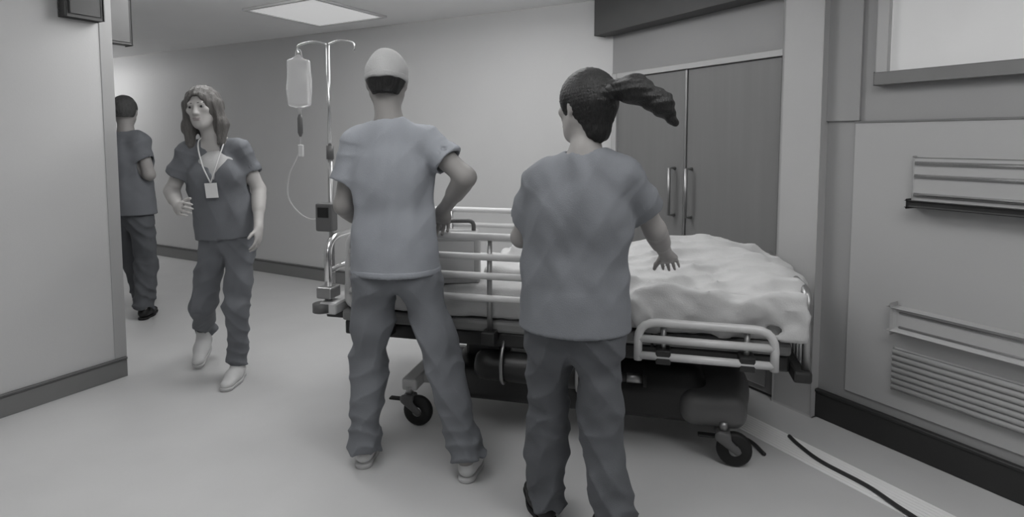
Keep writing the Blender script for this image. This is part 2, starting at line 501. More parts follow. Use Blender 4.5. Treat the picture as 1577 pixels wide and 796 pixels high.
for (x, y, sx, sy, dm, where) in ((-.35, 3.42, 1.3, .5, 'lamp', 'long bright ceiling light over the railed end of the bed'), (-1.75, 3.55, 1.0, .4, 'lamp', 'added short bright ceiling light over the woman to lift the back wall'),
                                  (-5.5, 6.75, 1.2, .6, 'lamp', 'bright ceiling light in the side corridor beyond the left wall'), (-.7, 1.5, 1.2, .6, 'lampfill', 'added soft ceiling fill light over the open floor beside the left wall'),
                                  (.95, 1.25, 1.2, .6, 'lampfill', 'added soft ceiling fill light over the floor behind the person with tied hair'), (-1.4, -.9, 1.2, .6, 'lampfill', 'added soft ceiling fill light at the near end of the hall'),
                                  (1.3, .35, 1.2, .6, 'lampfill', 'added soft ceiling fill light near the wall with the lit window')):
    ceiling_lamp(x, y, e1, sx, sy, where, M[dm], 'ceiling lights of the hall')

# --- dark boxes high on the left wall
def left_box():
    t = empty('door_controller', tuple(LC - VA * .15 + A(0, 0, 2.06)), 0, 'dark box mounted high on the near left wall', 'control box')
    under(frame_box('casing', LC, -VA, UA, .07, .25, 2.06, 2.36, .0, .07, M['darkbox'], bevel=.008), t)
    under(frame_box('cover', LC, -VA, UA, .085, .235, 2.075, 2.345, .07, .078, M['darkbox'], bevel=.004), t)
    t2 = empty('hanging_sign', tuple(LC + VA * .08 + A(0, 0, 1.96)), 0, 'grey sign box jutting out past the end of the left wall', 'sign')
    under(frame_box('sign_box', LC - UA * .16, VA, UA, .0, .15, 1.965, 2.36, .03, .10, M['darkbox'], bevel=.006), t2)
    under(frame_box('sign_face', LC - UA * .16, VA, UA, .012, .138, 1.98, 2.345, .10, .104, M['midplastic'], bevel=.002), t2)
left_box()

# ------------------------------------------------------------------ people
UP = A(0, 0, 1)
def hand(f, w, d, pn, side, curl=(.35, .6, .5), size=1.0, thumb=.7):
    """palm, four unequal bent fingers, thumb from the side of the palm.
    w wrist, d hand direction, pn palm normal (out of the palm), side +1 thumb on the +across side"""
    d = nv(d); pn = np.array(pn, float); pn = nv(pn - d * (pn @ d)); ac = np.cross(d, pn) * side
    s = size
    f.el(w + d * .046 * s, (ac, d, pn), (.040 * s, .054 * s, .0165 * s), k=.02)
    f.rc(w - d * .01, w + d * .04 * s, .026 * s, .028 * s, k=.02, n=pn, flat=.62)
    for i, (o, L, r) in enumerate(((.0315, .074, .0088), (.0108, .083, .0092), (-.0105, .077, .0088), (-.0305, .060, .0078))):
        p = w + ac * o * s + d * (.082 - abs(o) * .22) * s
        a = 0; dd = nv(d + ac * o * 2.2)
        f.rc(p - dd * .035 * s, p, r * 1.05 * s, r * 1.02 * s, k=.008)
        for j, fr in enumerate((.46, .30, .24)):
            a += curl[j] * (1 + .12 * i)
            q = p + (dd * math.cos(a) + pn * math.sin(a)) * L * fr * s
            f.rc(p, q, r * (1 - .08 * j) * s, r * (.92 - .08 * j) * s, k=.004)
            p = q
    p = w + ac * .027 * s + d * .022 * s + pn * .004
    td = nv(d * .75 + ac * thumb + pn * .35)
    q = p + td * .042 * s; f.rc(p, q, .0125 * s, .0105 * s, k=.010)
    td2 = nv(td * .8 + d * .45 + pn * .25)
    q2 = q + td2 * .031 * s; f.rc(q, q2, .0105 * s, .0088 * s, k=.006)

def bounds(pts, m): p = np.array(pts); return p.min(0) - m, p.max(0) + m

class Person:
    def __init__(s, base, J, F, HF, label, cat='person', female=False, tilt=(0, 0, 1), hand_opts=None, scale=1.0, mats=None, sh=.004):
        s.o = np.array(base, float); s.J = {k: np.array(v, float) for k, v in J.items()}; s.F = nv(F); s.female = female
        s.HF = nv(HF); s.HU = nv(np.array(tilt, float)); s.HF = nv(s.HF - s.HU * (s.HF @ s.HU)); s.HS = np.cross(s.HF, s.HU)
        J = s.J
        s.SS = nv(J['shR'] - J['shL']); s.PS = nv(J['hipR'] - J['hipL'])
        s.root = empty('person', tuple(s.o), 0, label, cat)
        s.ho = hand_opts or {}; s.m = mats
        s.up = nv(J['neck'] - J['pelvis'])
        s.FS = nv(np.cross(UP, s.SS)); s.FP = nv(np.cross(UP, s.PS))       # fronts of chest and pelvis
        if s.FS @ s.F < 0: s.FS = -s.FS
        if s.FP @ s.F < 0: s.FP = -s.FP
        J['chest'] = J.get('chest', J['neck'] - s.up * .22)
    def add(s, field, name, m, par=None, relax=1):
        return link(name, field.mesh(name, s.o, relax), m, par or s.root)
    def body(s, h=.005):
        J = s.J; g = .92 if s.female else 1.0
        lo, hi = bounds(list(J.values()) + [J['head'] + s.HU * .14], .14)
        f = Field(lo, hi, h, .07)
        ax = lambda S, Fr: (S, Fr, UP)
        f.el(J['pelvis'], ax(s.PS, s.FP), (.150 * g, .098, .11), .03)
        f.rc(J['pelvis'] + s.up * .04, J['chest'], .125 * g, .138 * g, .05, s.FS, .66)
        f.el(J['chest'], (s.SS, s.FS, s.up), (.148 * g, .100, .16), .04)
        nb = J['neck']
        for q in 'LR':
            f.rc(nb - s.up * .035, J['sh' + q], .050 * g, .050 * g, .04)
            f.rc(nb + s.HU * .03, nb - s.up * .03 + (J['sh' + q] - nb) * .55, .036, .040, .04)
            f.rc(J['sh' + q], J['elbow' + q], .049 * g, .040 * g, .02)
            e, w = J['elbow' + q], J['wrist' + q]; fd = nv(w - e)
            f.rc(e, w, .041 * g, .026 * g, .02)
            f.rc(e + fd * .05, e + fd * .12, .041 * g, .036 * g, .02)
            hd, pn, sd, cu = s.ho.get(q, (fd, s.F, 1, (.3, .45, .35)))
            hand(f, w, hd, pn, sd, cu, .92 if s.female else 1.02)
            hp, kn, an = J['hip' + q], J['knee' + q], J['ankle' + q]
            f.rc(hp, kn, .070, .050, .03); f.rc(kn, an, .048, .034, .02)
            cd = nv(an - kn); bk = -nv(s.F - cd * (s.F @ cd))
            f.el(kn + (an - kn) * .3 + bk * .018, (np.cross(cd, bk), bk, cd), (.042, .044, .11), .02)
            fd = s.foot[q]
            f.rc(an - UP * .03, an - UP * .055 + fd * .10, .034, .026, .02)
        f.rc(nb - s.up * .04, J['head'] - s.HU * .05 - s.HF * .012, .058 * g, .052 * g, .02)
        # head
        H = J['head']; S, D, U = s.HS, s.HF, s.HU
        f.el(H + U * .028 - D * .012, (S, D, U), (.073, .094, .088), .01)
        f.el(H - U * .035 + D * .022, (S, D, U), (.058, .070, .082), .03)
        f.rc(H - U * .088 + D * .052, H - U * .092 + D * .062, .024, .020, .03)
        for e in (-1, 1):
            f.rc(H - U * .045 - D * .0 + S * e * .052, H - U * .084 + D * .048 + S * e * .018, .016, .016, .03)   # jaw line
            f.el(H - U * .012 + D * .066 + S * e * .040, (S, D, U), (.020, .016, .016), .02)                    # cheekbone
            f.el(H + U * .004 + D * .092 + S * e * .031, (S, D, U), (.017, .013, .012), .012, -1)               # socket
            f.el(H - U * .003 - D * .006 + S * e * .074, (nv(S * e + D * .3), nv(D - S * e * .3), U), (.010, .020, .032), .008)
        f.rc(H + U * .022 + D * .078 - S * .032, H + U * .022 + D * .078 + S * .032, .012, .012, .015)
        f.rc(H + U * .010 + D * .086, H - U * .030 + D * .104, .008, .012, .010)
        for e in (-1, 1): f.el(H - U * .034 + D * .094 + S * e * .011, (S, D, U), (.009, .010, .008), .008)
        f.el(H - U * .056 + D * .083, (S, D, U), (.024, .012, .006), .006)
        f.el(H - U * .066 + D * .081, (S, D, U), (.020, .012, .007), .006)
        s.add(f, 'body', s.m['skin'])
    def face(s):
        H = s.J['head']; S, D, U = s.HS, s.HF, s.HU
        for e in (-1, 1):
            f = Field(*bounds([H + U * .004 + D * .076 + S * e * .031], .02), .002, .02)
            f.el(H + U * .004 + D * .0755 + S * e * .031, (S, D, U), (.0120, .0110, .0085), 0)
            eye = s.add(f, 'eye', M['eyewhite'])
            f = Field(*bounds([H + U * .004 + D * .083 + S * e * .031], .014), .0015, .02)
            f.el(H + U * .004 + D * .084 + S * e * .031, (S, D, U), (.0062, .0045, .0066), 0)
            s.add(f, 'iris', M['iris'], eye)
            f = Field(*bounds([H + U * .026 + D * .086 + S * e * .034], .04), .003, .03)
            f.rc(H + U * .024 + D * .0885 + S * e * .016, H + U * .025 + D * .078 + S * e * .048, .0055, .004, 0, U, .6)
            s.add(f, 'eyebrow', M['brow'])
        f = Field(*bounds([H - U * .06 + D * .09], .05), .003, .03)
        f.rc(H - U * .0575 + D * .0905 - S * .020, H - U * .0575 + D * .0955, .0035, .006, .004); f.rc(H - U * .0575 + D * .0905 + S * .020, H - U * .0575 + D * .0955, .0035, .006, .004)
        f.rc(H - U * .067 + D * .089 - S * .013, H - U * .067 + D * .089 + S * .013, .006, .006, .004)
        s.add(f, 'lips', M['lip'])
    def tunic(s, m, hem_z, sleeve=.62, seed=1, flare=.0, vneck=0, h=.006, wide=1.0, hem_n=None):
        J = s.J; g = (.90 if s.female else 1.0) * wide
        lo, hi = bounds([J['pelvis'], J['neck'], J['elbowL'], J['elbowR'], J['shL'], J['shR'], A(*J['pelvis'][:2], hem_z)], .26)
        lo[2] = hem_z - .06
        f = Field(lo, hi, h, .07)
        low = J['pelvis'] + UP * (hem_z - .10 - J['pelvis'][2])
        f.rc(J['pelvis'] + s.up * .06, J['chest'] + s.up * .02, .168 * g, .176 * g, .06, s.FS, .70)
        f.rc(low, J['pelvis'] + s.up * .10, (.208 + flare) * g, .172 * g, .05, s.FP, .78)
        f.el(J['chest'] + s.up * .02, (s.SS, s.FS, s.up), (.176 * g, .122, .175), .05)
        nb = J['neck']
        if s.female:
            for e in (-1, 1): f.el(J['chest'] + s.up * .02 + s.FS * .085 + s.SS * e * .066, (s.SS, s.FS, s.up), (.062, .048, .062), .05)
        for q in 'LR':
            sh, el = J['sh' + q], J['elbow' + q]
            f.rc(nb - s.up * .045, sh - s.up * .004, .068 * g, .066 * g, .05)
            f.rc(nb + (sh - nb) * .2 - s.up * .0, nb + (sh - nb) * .75 - s.up * .01, .045, .05, .04)
            end = sh + (el - sh) * sleeve
            f.rc(sh - UP * .006, sh + (el - sh) * (sleeve + .15), .068 * g, .080 * g, .035, endcut=-(.15 * np.linalg.norm(el - sh)))
        fn = folds(seed, .0085, 17, UP)
        calm = lambda z: np.clip((z - hem_z - .02) / .14, .12, 1)
        f.ripple(lambda x, y, z: fn(x, y, z) * calm(z))
        fn2 = folds(seed + 7, .0034, 46, UP); f.ripple(lambda x, y, z: fn2(x, y, z) * calm(z))
        pc = J['pelvis']; fc = folds(seed + 3, 1, 5)
        f.ripple(lambda x, y, z: .0023 * calm(z) * crease(36 * (z - pc[2]) - 55 * ((x - pc[0]) * s.PS[0] + (y - pc[1]) * s.PS[1]) + 3 * fc(x, y, z)))
        # soft horizontal bunching above the hem and creases running to the armpits
        for q in 'LR':
            sh, el = J['sh' + q], J['elbow' + q]; d = nv(el - sh)
            def slv(x, y, z, sh=sh, d=d):
                t = (x - sh[0]) * d[0] + (y - sh[1]) * d[1] + (z - sh[2]) * d[2]
                r2 = (x - sh[0] - t * d[0]) ** 2 + (y - sh[1] - t * d[1]) ** 2 + (z - sh[2] - t * d[2]) ** 2
                return .0036 * crease(t * 75 + 14 * x + 9 * z) * np.exp(-r2 / .014) * ((t > 0) & (t < .24))
            f.ripple(slv)
        # hollow sleeves and hem, neck opening
        for q in 'LR':
            sh, el = J['sh' + q], J['elbow' + q]
            f.rc(sh + (el - sh) * (sleeve - .12), sh + (el - sh) * (sleeve + .3), .055 * g, .068 * g, .006, mode=-1)
        hn = nv(hem_n) if hem_n is not None else A(0, 0, -1)
        f.cut(A(J['pelvis'][0], J['pelvis'][1], hem_z), hn)
        f.rc(low, J['pelvis'] + s.up * .10, (.208 + flare) * g - .015, .172 * g - .015, .004, s.FP, .77, mode=-1, endcut=-(J['pelvis'][2] + .10 - hem_z - .035))
        f.rc(nb - s.up * .015, nb + s.HU * .16, .058 * g + .004, .075, .01, mode=-1)
        if vneck:
            for i in range(7):
                t = i / 6
                c = nb + s.FS * .11 - s.up * (vneck * t - .01)
                f.el(c, (s.SS, s.FS, s.up), (.066 * (1 - t) + .008, .075, .03), .004, -1)
        return s.add(f, 'tunic', m)
    def hem_band(s, par, m, hem_z, wide=1.0, flare=0):
        J = s.J; g = (.90 if s.female else 1.0) * wide
        c = A(J['pelvis'][0], J['pelvis'][1], hem_z + .016)
        f = Field(*bounds([c], .26), .006, .05)
        f.lo[2] = f.lo[2]
        rh = lambda z: (.208 + flare) * g + (.172 * g - (.208 + flare) * g) * (z - hem_z + .10) / (J['pelvis'][2] + .20 - hem_z)
        q = lambda z: A(*J['pelvis'][:2], z)
        f.rc(q(hem_z - .03), q(hem_z + .06), rh(hem_z - .03) + .003, rh(hem_z + .06) + .003, 0, s.FP, .785)
        f.rc(q(hem_z - .08), q(hem_z + .12), rh(hem_z - .08) - .010, rh(hem_z + .12) - .010, 0, s.FP, .775, mode=-1)
        f.cut(c + UP * .014, A(0, 0, 1)); f.cut(c - UP * .014, A(0, 0, -1))
        return s.add(f, 'hem_band', m, par)
    def trousers(s, m, seed=3, h=.006, top=None, ankle=.055, w=1.0, waist=.06):
        J = s.J; g = w
        lo, hi = bounds([J[k + q] for k in ('hip', 'knee', 'ankle') for q in 'LR'] + [J['pelvis'] + UP * .12], .19)
        f = Field(lo, hi, h, .07)
        f.el(J['pelvis'] - UP * .005, (s.PS, s.FP, UP), (.163 * g, .117, .135), .03)
        bk = -s.FP
        for q in 'LR':
            hp, kn, an = J['hip' + q], J['knee' + q], J['ankle' + q]
            f.el(hp + bk * .030 - UP * .02, (s.PS, s.FP, UP), (.080, .075, .10), .05)
            f.rc(hp, kn, .093 * g, .076 * g, .035)
            L = np.linalg.norm(an - kn); d = nv(an - kn)
            f.rc(kn, an + d * .06, .078 * g, .073 * g, .03, endcut=-ankle + .01)
        f.ripple(folds(seed, .0075, 22, UP)); f.ripple(folds(seed + 5, .0032, 50))
        pc = J['pelvis']
        f.ripple(lambda x, y, z: .0045 * crease(46 * (z - pc[2]) + 60 * np.abs((x - pc[0]) * s.PS[0] + (y - pc[1]) * s.PS[1]) + 2 * np.sin(13 * z + 17 * x + seed)))
        for q in 'LR':
            hp, kn, an = J['hip' + q], J['knee' + q], J['ankle' + q]; d = nv(an - kn); L = np.linalg.norm(an - kn); ph = 1.7 if q == 'L' else .3
            def wr(x, y, z, kn=kn, d=d, L=L, ph=ph):
                qx, qy, qz = x - kn[0], y - kn[1], z - kn[2]
                t = qx * d[0] + qy * d[1] + qz * d[2]
                r2 = qx ** 2 + qy ** 2 + qz ** 2 - t * t
                a = np.clip((t / L - .25) / .75, 0, 1) ** 1.2 + .4 * np.exp(-((t + .02) / .07) ** 2)
                return .0085 * a * (.25 + crease(t * 80 + 26 * x - 17 * y + 2.4 * np.sin(24 * x + 19 * y + 13 * z + ph) + ph)) * np.exp(-r2 / .03) * (t > -.15)
            f.ripple(wr)
            f.rc(an - d * .01, an + d * .12, .043 * g, .047 * g, .004, mode=-1)
        f.cut(J['pelvis'] + UP * waist, A(0, 0, 1))
        return s.add(f, 'trousers', m)
    def shoe(s, q, m, ms, lift=0):
        an = s.J['ankle' + q]; d = s.foot[q]; tp = s.toe[q]          # d: heel->toe direction, tp: sole point below the ankle
        S = nv(np.cross(d, UP)); U = nv(np.cross(S, d)); c = tp
        lo, hi = bounds([c - d * .08, c + d * .22, an], .07)
        f = Field(lo, hi, .004, .05)
        f.rc(c - d * .035 + U * .050, c + d * .06 + U * .048, .037, .040, .0, U, 1.0)
        f.rc(c + d * .05 + U * .040, c + d * .145 + U * .030, .043, .036, .03, U, .72)
        f.rc(c + U * .06 - d * .01, c + U * .105 - d * .018, .041, .039, .02)
        f.rc(c + U * .09 - d * .018, c + U * .16 - d * .025, .031, .033, .006, mode=-1)
        f.cut(c + U * .012, -U)
        sh = s.add(f, 'shoe', m)
        f = Field(lo, hi, .004, .05)
        f.rc(c - d * .037 + U * .014, c + d * .06 + U * .014, .038, .040, 0)
        f.rc(c + d * .05 + U * .014, c + d * .15 + U * .016, .046, .038, .03)
        f.cut(c + U * .020, U); f.cut(c, -U)
        s.add(f, 'sole', ms, sh)
    def set_feet(s, dl, dr, tl, tr):
        s.foot = {'L': nv(dl), 'R': nv(dr)}; s.toe = {'L': np.array(tl, float), 'R': np.array(tr, float)}
    def hair_short(s, m, nape=.055, thick=.011, name='hair', top=None):
        H = s.J['head']; S, D, U = s.HS, s.HF, s.HU
        f = Field(*bounds([H + U * .02], .16), .004, .05)
        f.el(H + U * .030 - D * .014, (S, D, U), (.073 + thick, .093 + thick, .088 + thick), 0)
        f.rc(H - U * .0 - D * .045, H - U * nape - D * .052, .062 + thick * .5, .047 + thick * .6, .02, D, .9)
        f.el(H - U * .035 + D * .105, (S, D, U), (.095, .085, .105), .012, -1)       # face
        for e in (-1, 1): f.el(H - U * .03 + D * .004 + S * e * .085, (S, D, U), (.022, .026, .05), .01, -1)
        f.cut(H - U * (nape + .004), -U)
        if top is not None: f.cut(H + U * top[0] , nv(U + D * top[1]))
        f.ripple(folds(11, .0016, 120))
        return s.add(f, name, m)
    def cap(s, m, low, tiltd=.25):
        H = s.J['head']; S, D, U = s.HS, s.HF, s.HU
        f = Field(*bounds([H + U * .03], .17), .004, .05)
        f.el(H + U * .032 - D * .012, (S, D, U), (.088, .110, .106), 0)
        f.el(H + U * .028 - D * .012, (S, D, U), (.077, .098, .090), 0, -1)
        f.cut(H + U * low, nv(-U + D * -tiltd))
        f.ripple(folds(5, .0022, 60))
        c = s.add(f, 'scrub_cap', m)
        f = Field(*bounds([H + U * .03], .17), .004, .05)
        n = nv(-U + D * -tiltd)
        f.el(H + U * .030 - D * .012, (S, D, U), (.0905, .1125, .104), 0)
        f.el(H + U * .028 - D * .012, (S, D, U), (.080, .100, .092), 0, -1)
        f.cut(H + U * low, n); f.cut(H + U * low - n * .022, -n)
        s.add(f, 'cap_band', m, c)
        return c

# ------------------------------------------------------------------ bed
BO = A(.25, 2.93, 0); BA = math.radians(-13.9)
BX = A(math.cos(BA), math.sin(BA), 0); BY = A(-math.sin(BA), math.cos(BA), 0)
def bw(x, y, z): return BO + BX * x + BY * y + A(0, 0, z)      # bed frame -> world
def placed(o, label=None, cat=None): o.location = tuple(BO); o.rotation_euler = (0, 0, BA); return tag(o, label, cat)

def make_bed():
    b = empty('hospital_bed', tuple(BO), BA, 'wheeled hospital bed with light side rails and dark base pushed along the hall', 'bed')
    # mattress under a tucked white sheet, deck below
    f = Field((-1.1, -.52, .48), (1.1, .52, .82), .012, .08)
    f.bx((0, 0, .66), np.eye(3), (1.0, .425, .075), .05, 0)
    f.ripple(folds(21, .004, 22, (0, 1, 0))); f.ripple(folds(22, .0022, 60))
    link('sheeted_mattress', f.mesh('sheeted_mattress'), M['linen'], b)
    dk = box('deck', (-1.0, -.42, .53), (1.0, .42, .585), M['mattress'], b, bevel=.015)
    for k in range(3):
        box('deck_joint', (-.45 + k * .45, -.425, .528), (-.44 + k * .45, .425, .588), M['darkmetal'], dk, bevel=0)
    # frame under the deck
    for y in (-.36, .36):
        box('side_beam', (-1.0, y - .03, .455), (1.0, y + .03, .525), M['darkmetal'], b, bevel=.01)
    for x in (-.95, -.35, .35, .95):
        box('cross_beam', (x - .03, -.33, .46), (x + .03, .33, .51), M['darkmetal'], b, bevel=.006)
    # lifting columns, dark chassis with covers
    for x in (-.38, .42):
        c = box('lifting_column', (x - .10, -.10, .28), (x + .10, .10, .46), M['darkmetal'], b, bevel=.02)
        box('inner_column', (x - .075, -.075, .40), (x + .075, .075, .53), M['steel'], c, bevel=.01)
    f = Field((-.95, -.40, .08), (.95, .40, .40), .011, .06)
    f.bx((.12, 0, .215), np.eye(3), (.66, .27, .085), .05, 0)
    f.bx((.30, 0, .30), np.eye(3), (.38, .22, .07), .05, .06)
    link('chassis_cover', f.mesh('chassis_cover'), M['darkmetal'], b)
    f = Field((.45, -.42, .06), (1.0, .42, .42), .011, .06)
    f.bx((.72, 0, .22), np.eye(3), (.14, .33, .075), .06, 0)
    f.el((.76, 0, .24), np.eye(3), (.14, .30, .10), .05)
    link('end_cover', f.mesh('end_cover'), M['midplastic'], b)
    for x in (-.70,):
        box('chassis_beam', (x - .04, -.32, .17), (x + .04, .32, .23), M['whitemetal'], b, bevel=.012)
    for y in (-.20, .20):
        box('chassis_rail', (-.72, y - .025, .175), (-.30, y + .025, .225), M['whitemetal'], b, bevel=.01)
    # castors
    for (x, y) in ((-.70, -.31), (-.70, .31), (.76, -.32), (.76, .32)):
        cst = tube('castor', [(x, y, .19), (x, y, .145)], .018, M['steel'], b)
        f = Field((x - .12, y - .08, .05), (x + .12, y + .08, .19), .006, .04)
        f.rc((x - .015, y - .032, .135), (x + .055, y - .032, .078), .024, .018, 0, (0, 1, 0), .45)
        f.rc((x - .015, y + .032, .135), (x + .055, y + .032, .078), .024, .018, 0, (0, 1, 0), .45)
        f.bx((x, y, .140), np.eye(3), (.03, .036, .014), .01, .01)
        link('fork', f.mesh('fork'), M['midplastic'], cst)
        bm = bmesh.new()
        prof = [(.020, -.020), (.062, -.020), (.072, -.013), (.074, 0), (.072, .013), (.062, .020), (.020, .020)]
        rings = []
        for k in range(28):
            a = 2 * math.pi * k / 28
            rings.append([bm.verts.new((x + .045 + r * math.cos(a), y + w, .0755 + r * math.sin(a))) for r, w in prof])
        for k in range(28):
            p, q = rings[k], rings[(k + 1) % 28]
            for j in range(6): bm.faces.new((p[j], p[j + 1], q[j + 1], q[j]))
        bmo('wheel', bm, M['black'], cst, smooth=True)
        tube('hub', [(x + .045, y - .022, .0755), (x + .045, y + .022, .0755)], .024, M['steel'], cst)
        box('brake_pedal', (x - .105, y - .016, .118), (x - .02, y + .016, .128), M['black'], cst, bevel=.004)
    # side rails
    def rail(x0, x1, y, zs, posts, m):
        r = None
        top = zs[0]
        pts = round_path([(x0, y, zs[-1] - .02), (x0, y, top), (x1, y, top), (x1, y, zs[-1] - .02)], .09)
        r = tube('side_rail', pts, .017, m, b)
        for z in zs[1:]:
            tube('bar', [(x0, y, z), (x1, y, z)], .016, m, r)
        for x in posts:
            tube('post', [(x, y + (.02 if y < 0 else -.02), .50), (x, y + (.02 if y < 0 else -.02), top - .01)], .012, M['steel'], r)
            box('rail_bracket', (x - .03, y - .015, .49), (x + .03, y + (.06 if y < 0 else .015), .55), M['darkmetal'], r, bevel=.006)
        return r
    rail(-.93, .30, -.465, (.975, .885, .80, .70), (-.75, -.25, .18), M['whitemetal'])
    rail(-.93, .30, .465, (.975, .885, .80, .70), (-.75, -.25, .18), M['whitemetal'])
    rail(.40, .92, -.505, (.66, .59, .52), (.50, .82), M['whitemetal'])
    rail(.40, .92, .505, (.66, .59, .52), (.50, .82), M['whitemetal'])
    # head loop of bent tube at the far left
    hl = tube('head_rail', round_path([(-1.06, -.43, .60), (-1.06, -.43, .93), (-1.06, .43, .93), (-1.06, .43, .60)], .10, 7), .018, M['chrome'], b)
    box('rail_clamp', (-1.10, -.475, .645), (-1.02, -.385, .70), M['steel'], hl, bevel=.008)
    box('rail_clamp', (-1.10, .385, .645), (-1.02, .475, .70), M['steel'], hl, bevel=.008)
    tube('cross_bar', [(-1.06, -.42, .77), (-1.06, .42, .77)], .014, M['chrome'], hl)
    box('head_beam', (-1.09, -.47, .57), (-1.0, .47, .63), M['whitemetal'], b, bevel=.012)
    for y in (-.455, .455):
        c = tube('corner_bumper', [(-1.08, y, .58), (-1.08, y, .62)], .045, M['midplastic'], b, sides=20)
    # foot board with upright ribs
    fb = tube('foot_rail', round_path([(1.05, -.43, .46), (1.05, -.43, .80), (1.05, .43, .80), (1.05, .43, .46)], .08, 6), .017, M['steel'], b)
    for z in (.48, .66):
        tube('cross_bar', [(1.05, -.43, z), (1.05, .43, z)], .012, M['steel'], fb)
    for k in range(15):
        y = -.385 + k * .055
        tube('rib', [(1.05, y, .48), (1.05, y, .66)], .008, M['whitemetal'], fb, sides=8)
    box('foot_beam', (1.0, -.46, .44), (1.07, .46, .49), M['darkmetal'], b, bevel=.012)
    return b
make_bed()

def heap():
    f = Field((.10, -.62, .46), (1.16, .56, 1.02), .011, .09)
    I = np.eye(3)
    f.bx((.66, -.01, .755), I, (.40, .43, .045), .04, 0)
    f.el((.45, .10, .77), I, (.22, .26, .12), .08)
    f.el((.72, .14, .79), I, (.26, .22, .115), .08)
    f.el((.90, -.10, .775), I, (.17, .27, .085), .08)
    f.el((.42, -.22, .76), I, (.20, .20, .085), .08)
    f.bx((.72, -.455, .70), I, (.33, .022, .10), .02, .05)       # the side that hangs over the near edge
    f.bx((1.045, -.05, .74), I, (.028, .33, .045), .02, .05)
    f.ripple(lambda x, y, z: .008 * np.sin(24 * z + 15 * y - 9 * x + 1.6 * np.sin(7 * x + 9 * y)) + .007 * np.sin(22 * y + 6 * x + 2 * np.sin(7 * x)))
    f.ripple(lambda x, y, z: .012 * crease(40 * y + 22 * z + 9 * x + 2.6 * np.sin(5 * x + 4 * y)) + .008 * crease(62 * y - 20 * x + 30 * z + 2.2 * np.sin(8 * x + 6 * y)))
    f.ripple(folds(31, .006, 26)); f.ripple(folds(33, .003, 70))
    o = link('crumpled_blanket', f.mesh('crumpled_blanket'), M['blanket'])
    placed(o, 'pale crumpled blanket heaped over the foot of the bed', 'blanket')
heap()

def soft_pillow():
    f = Field((-1.08, -.42, .66), (-.46, .42, .98), .010, .08)
    I = np.eye(3)
    f.el((-.80, 0, .805), I, (.215, .36, .085), 0)
    f.bx((-.80, 0, .80), I, (.18, .32, .045), .04, .06)
    f.ripple(folds(41, .006, 18)); f.ripple(folds(42, .002, 60))
    placed(link('pillow', f.mesh('pillow'), M['linen']), 'plump white pillow at the railed end of the bed', 'pillow')
    f = Field((-.44, -.42, .66), (.22, .46, 1.02), .010, .08)
    f.bx((-.10, .06, .76), I, (.26, .30, .035), .03, 0)
    f.el((-.08, .12, .82), I, (.20, .22, .12), .06)
    f.el((.06, .0, .79), I, (.12, .26, .08), .06)
    f.ripple(lambda x, y, z: .010 * np.sin(30 * x + 12 * y + 22 * z + 2 * np.sin(8 * y)) + .006 * np.sin(44 * z - 14 * x))
    f.ripple(folds(45, .005, 28))
    placed(link('bunched_sheet', f.mesh('bunched_sheet'), M['linen']), 'bunched white bed sheet between the pillow and the heaped blanket', 'sheet')
soft_pillow()

def monitor():
    p = bw(-.445, -.325, .735)
    t = empty('patient_monitor', tuple(p), BA + .25, 'pale box shaped portable monitor standing on the bed beside the man', 'monitor')
    box('casing', (-.11, -.07, .0), (.11, .07, .24), M['monitor'], t, bevel=.018, seg=3)
    box('screen', (-.088, .069, .07), (.088, .073, .215), M['screen'], t, bevel=.003)
    box('back_panel', (-.085, -.074, .03), (.085, -.069, .20), M['whitemetal'], t, bevel=.003)
    tube('carry_handle', round_path([(-.08, 0, .23), (-.08, 0, .285), (.08, 0, .285), (.08, 0, .23)], .03), .010, M['midplastic'], t)
    for k in range(4): tube('knob', [(-.06 + k * .04, .07, .035), (-.06 + k * .04, .082, .035)], .010, M['midplastic'], t)
monitor()

def oxygen():
    t = empty('oxygen_cylinder', tuple(bw(.02, -.36, .36)), BA, 'dark gas cylinder slung lengthwise under the near side of the bed', 'cylinder')
    bm = bmesh.new()
    pr = [(-.36, .02), (-.355, .05), (-.335, .066), (-.30, .07), (.18, .07), (.24, .062), (.28, .04), (.30, .022), (.33, .018)]
    add_tube(bm, [(x, 0, 0) for x, r in pr], [r for x, r in pr], 24)
    bmo('bottle', bm, M['darkmetal'], t, smooth=True)
    tube('valve', [(.33, 0, 0), (.40, 0, 0)], .020, M['steel'], t)
    tube('valve_wheel', [(.40, 0, 0), (.415, 0, 0)], .034, M['black'], t, sides=16)
    for x in (-.22, .12):
        tube('hanger_strap', round_path([(x, -.0, .15), (x, -.085, .06), (x, -.075, -.05), (x, 0, -.082), (x, .075, -.05), (x, .085, .06), (x, 0, .15)], .05), .008, M['steel'], t)
oxygen()

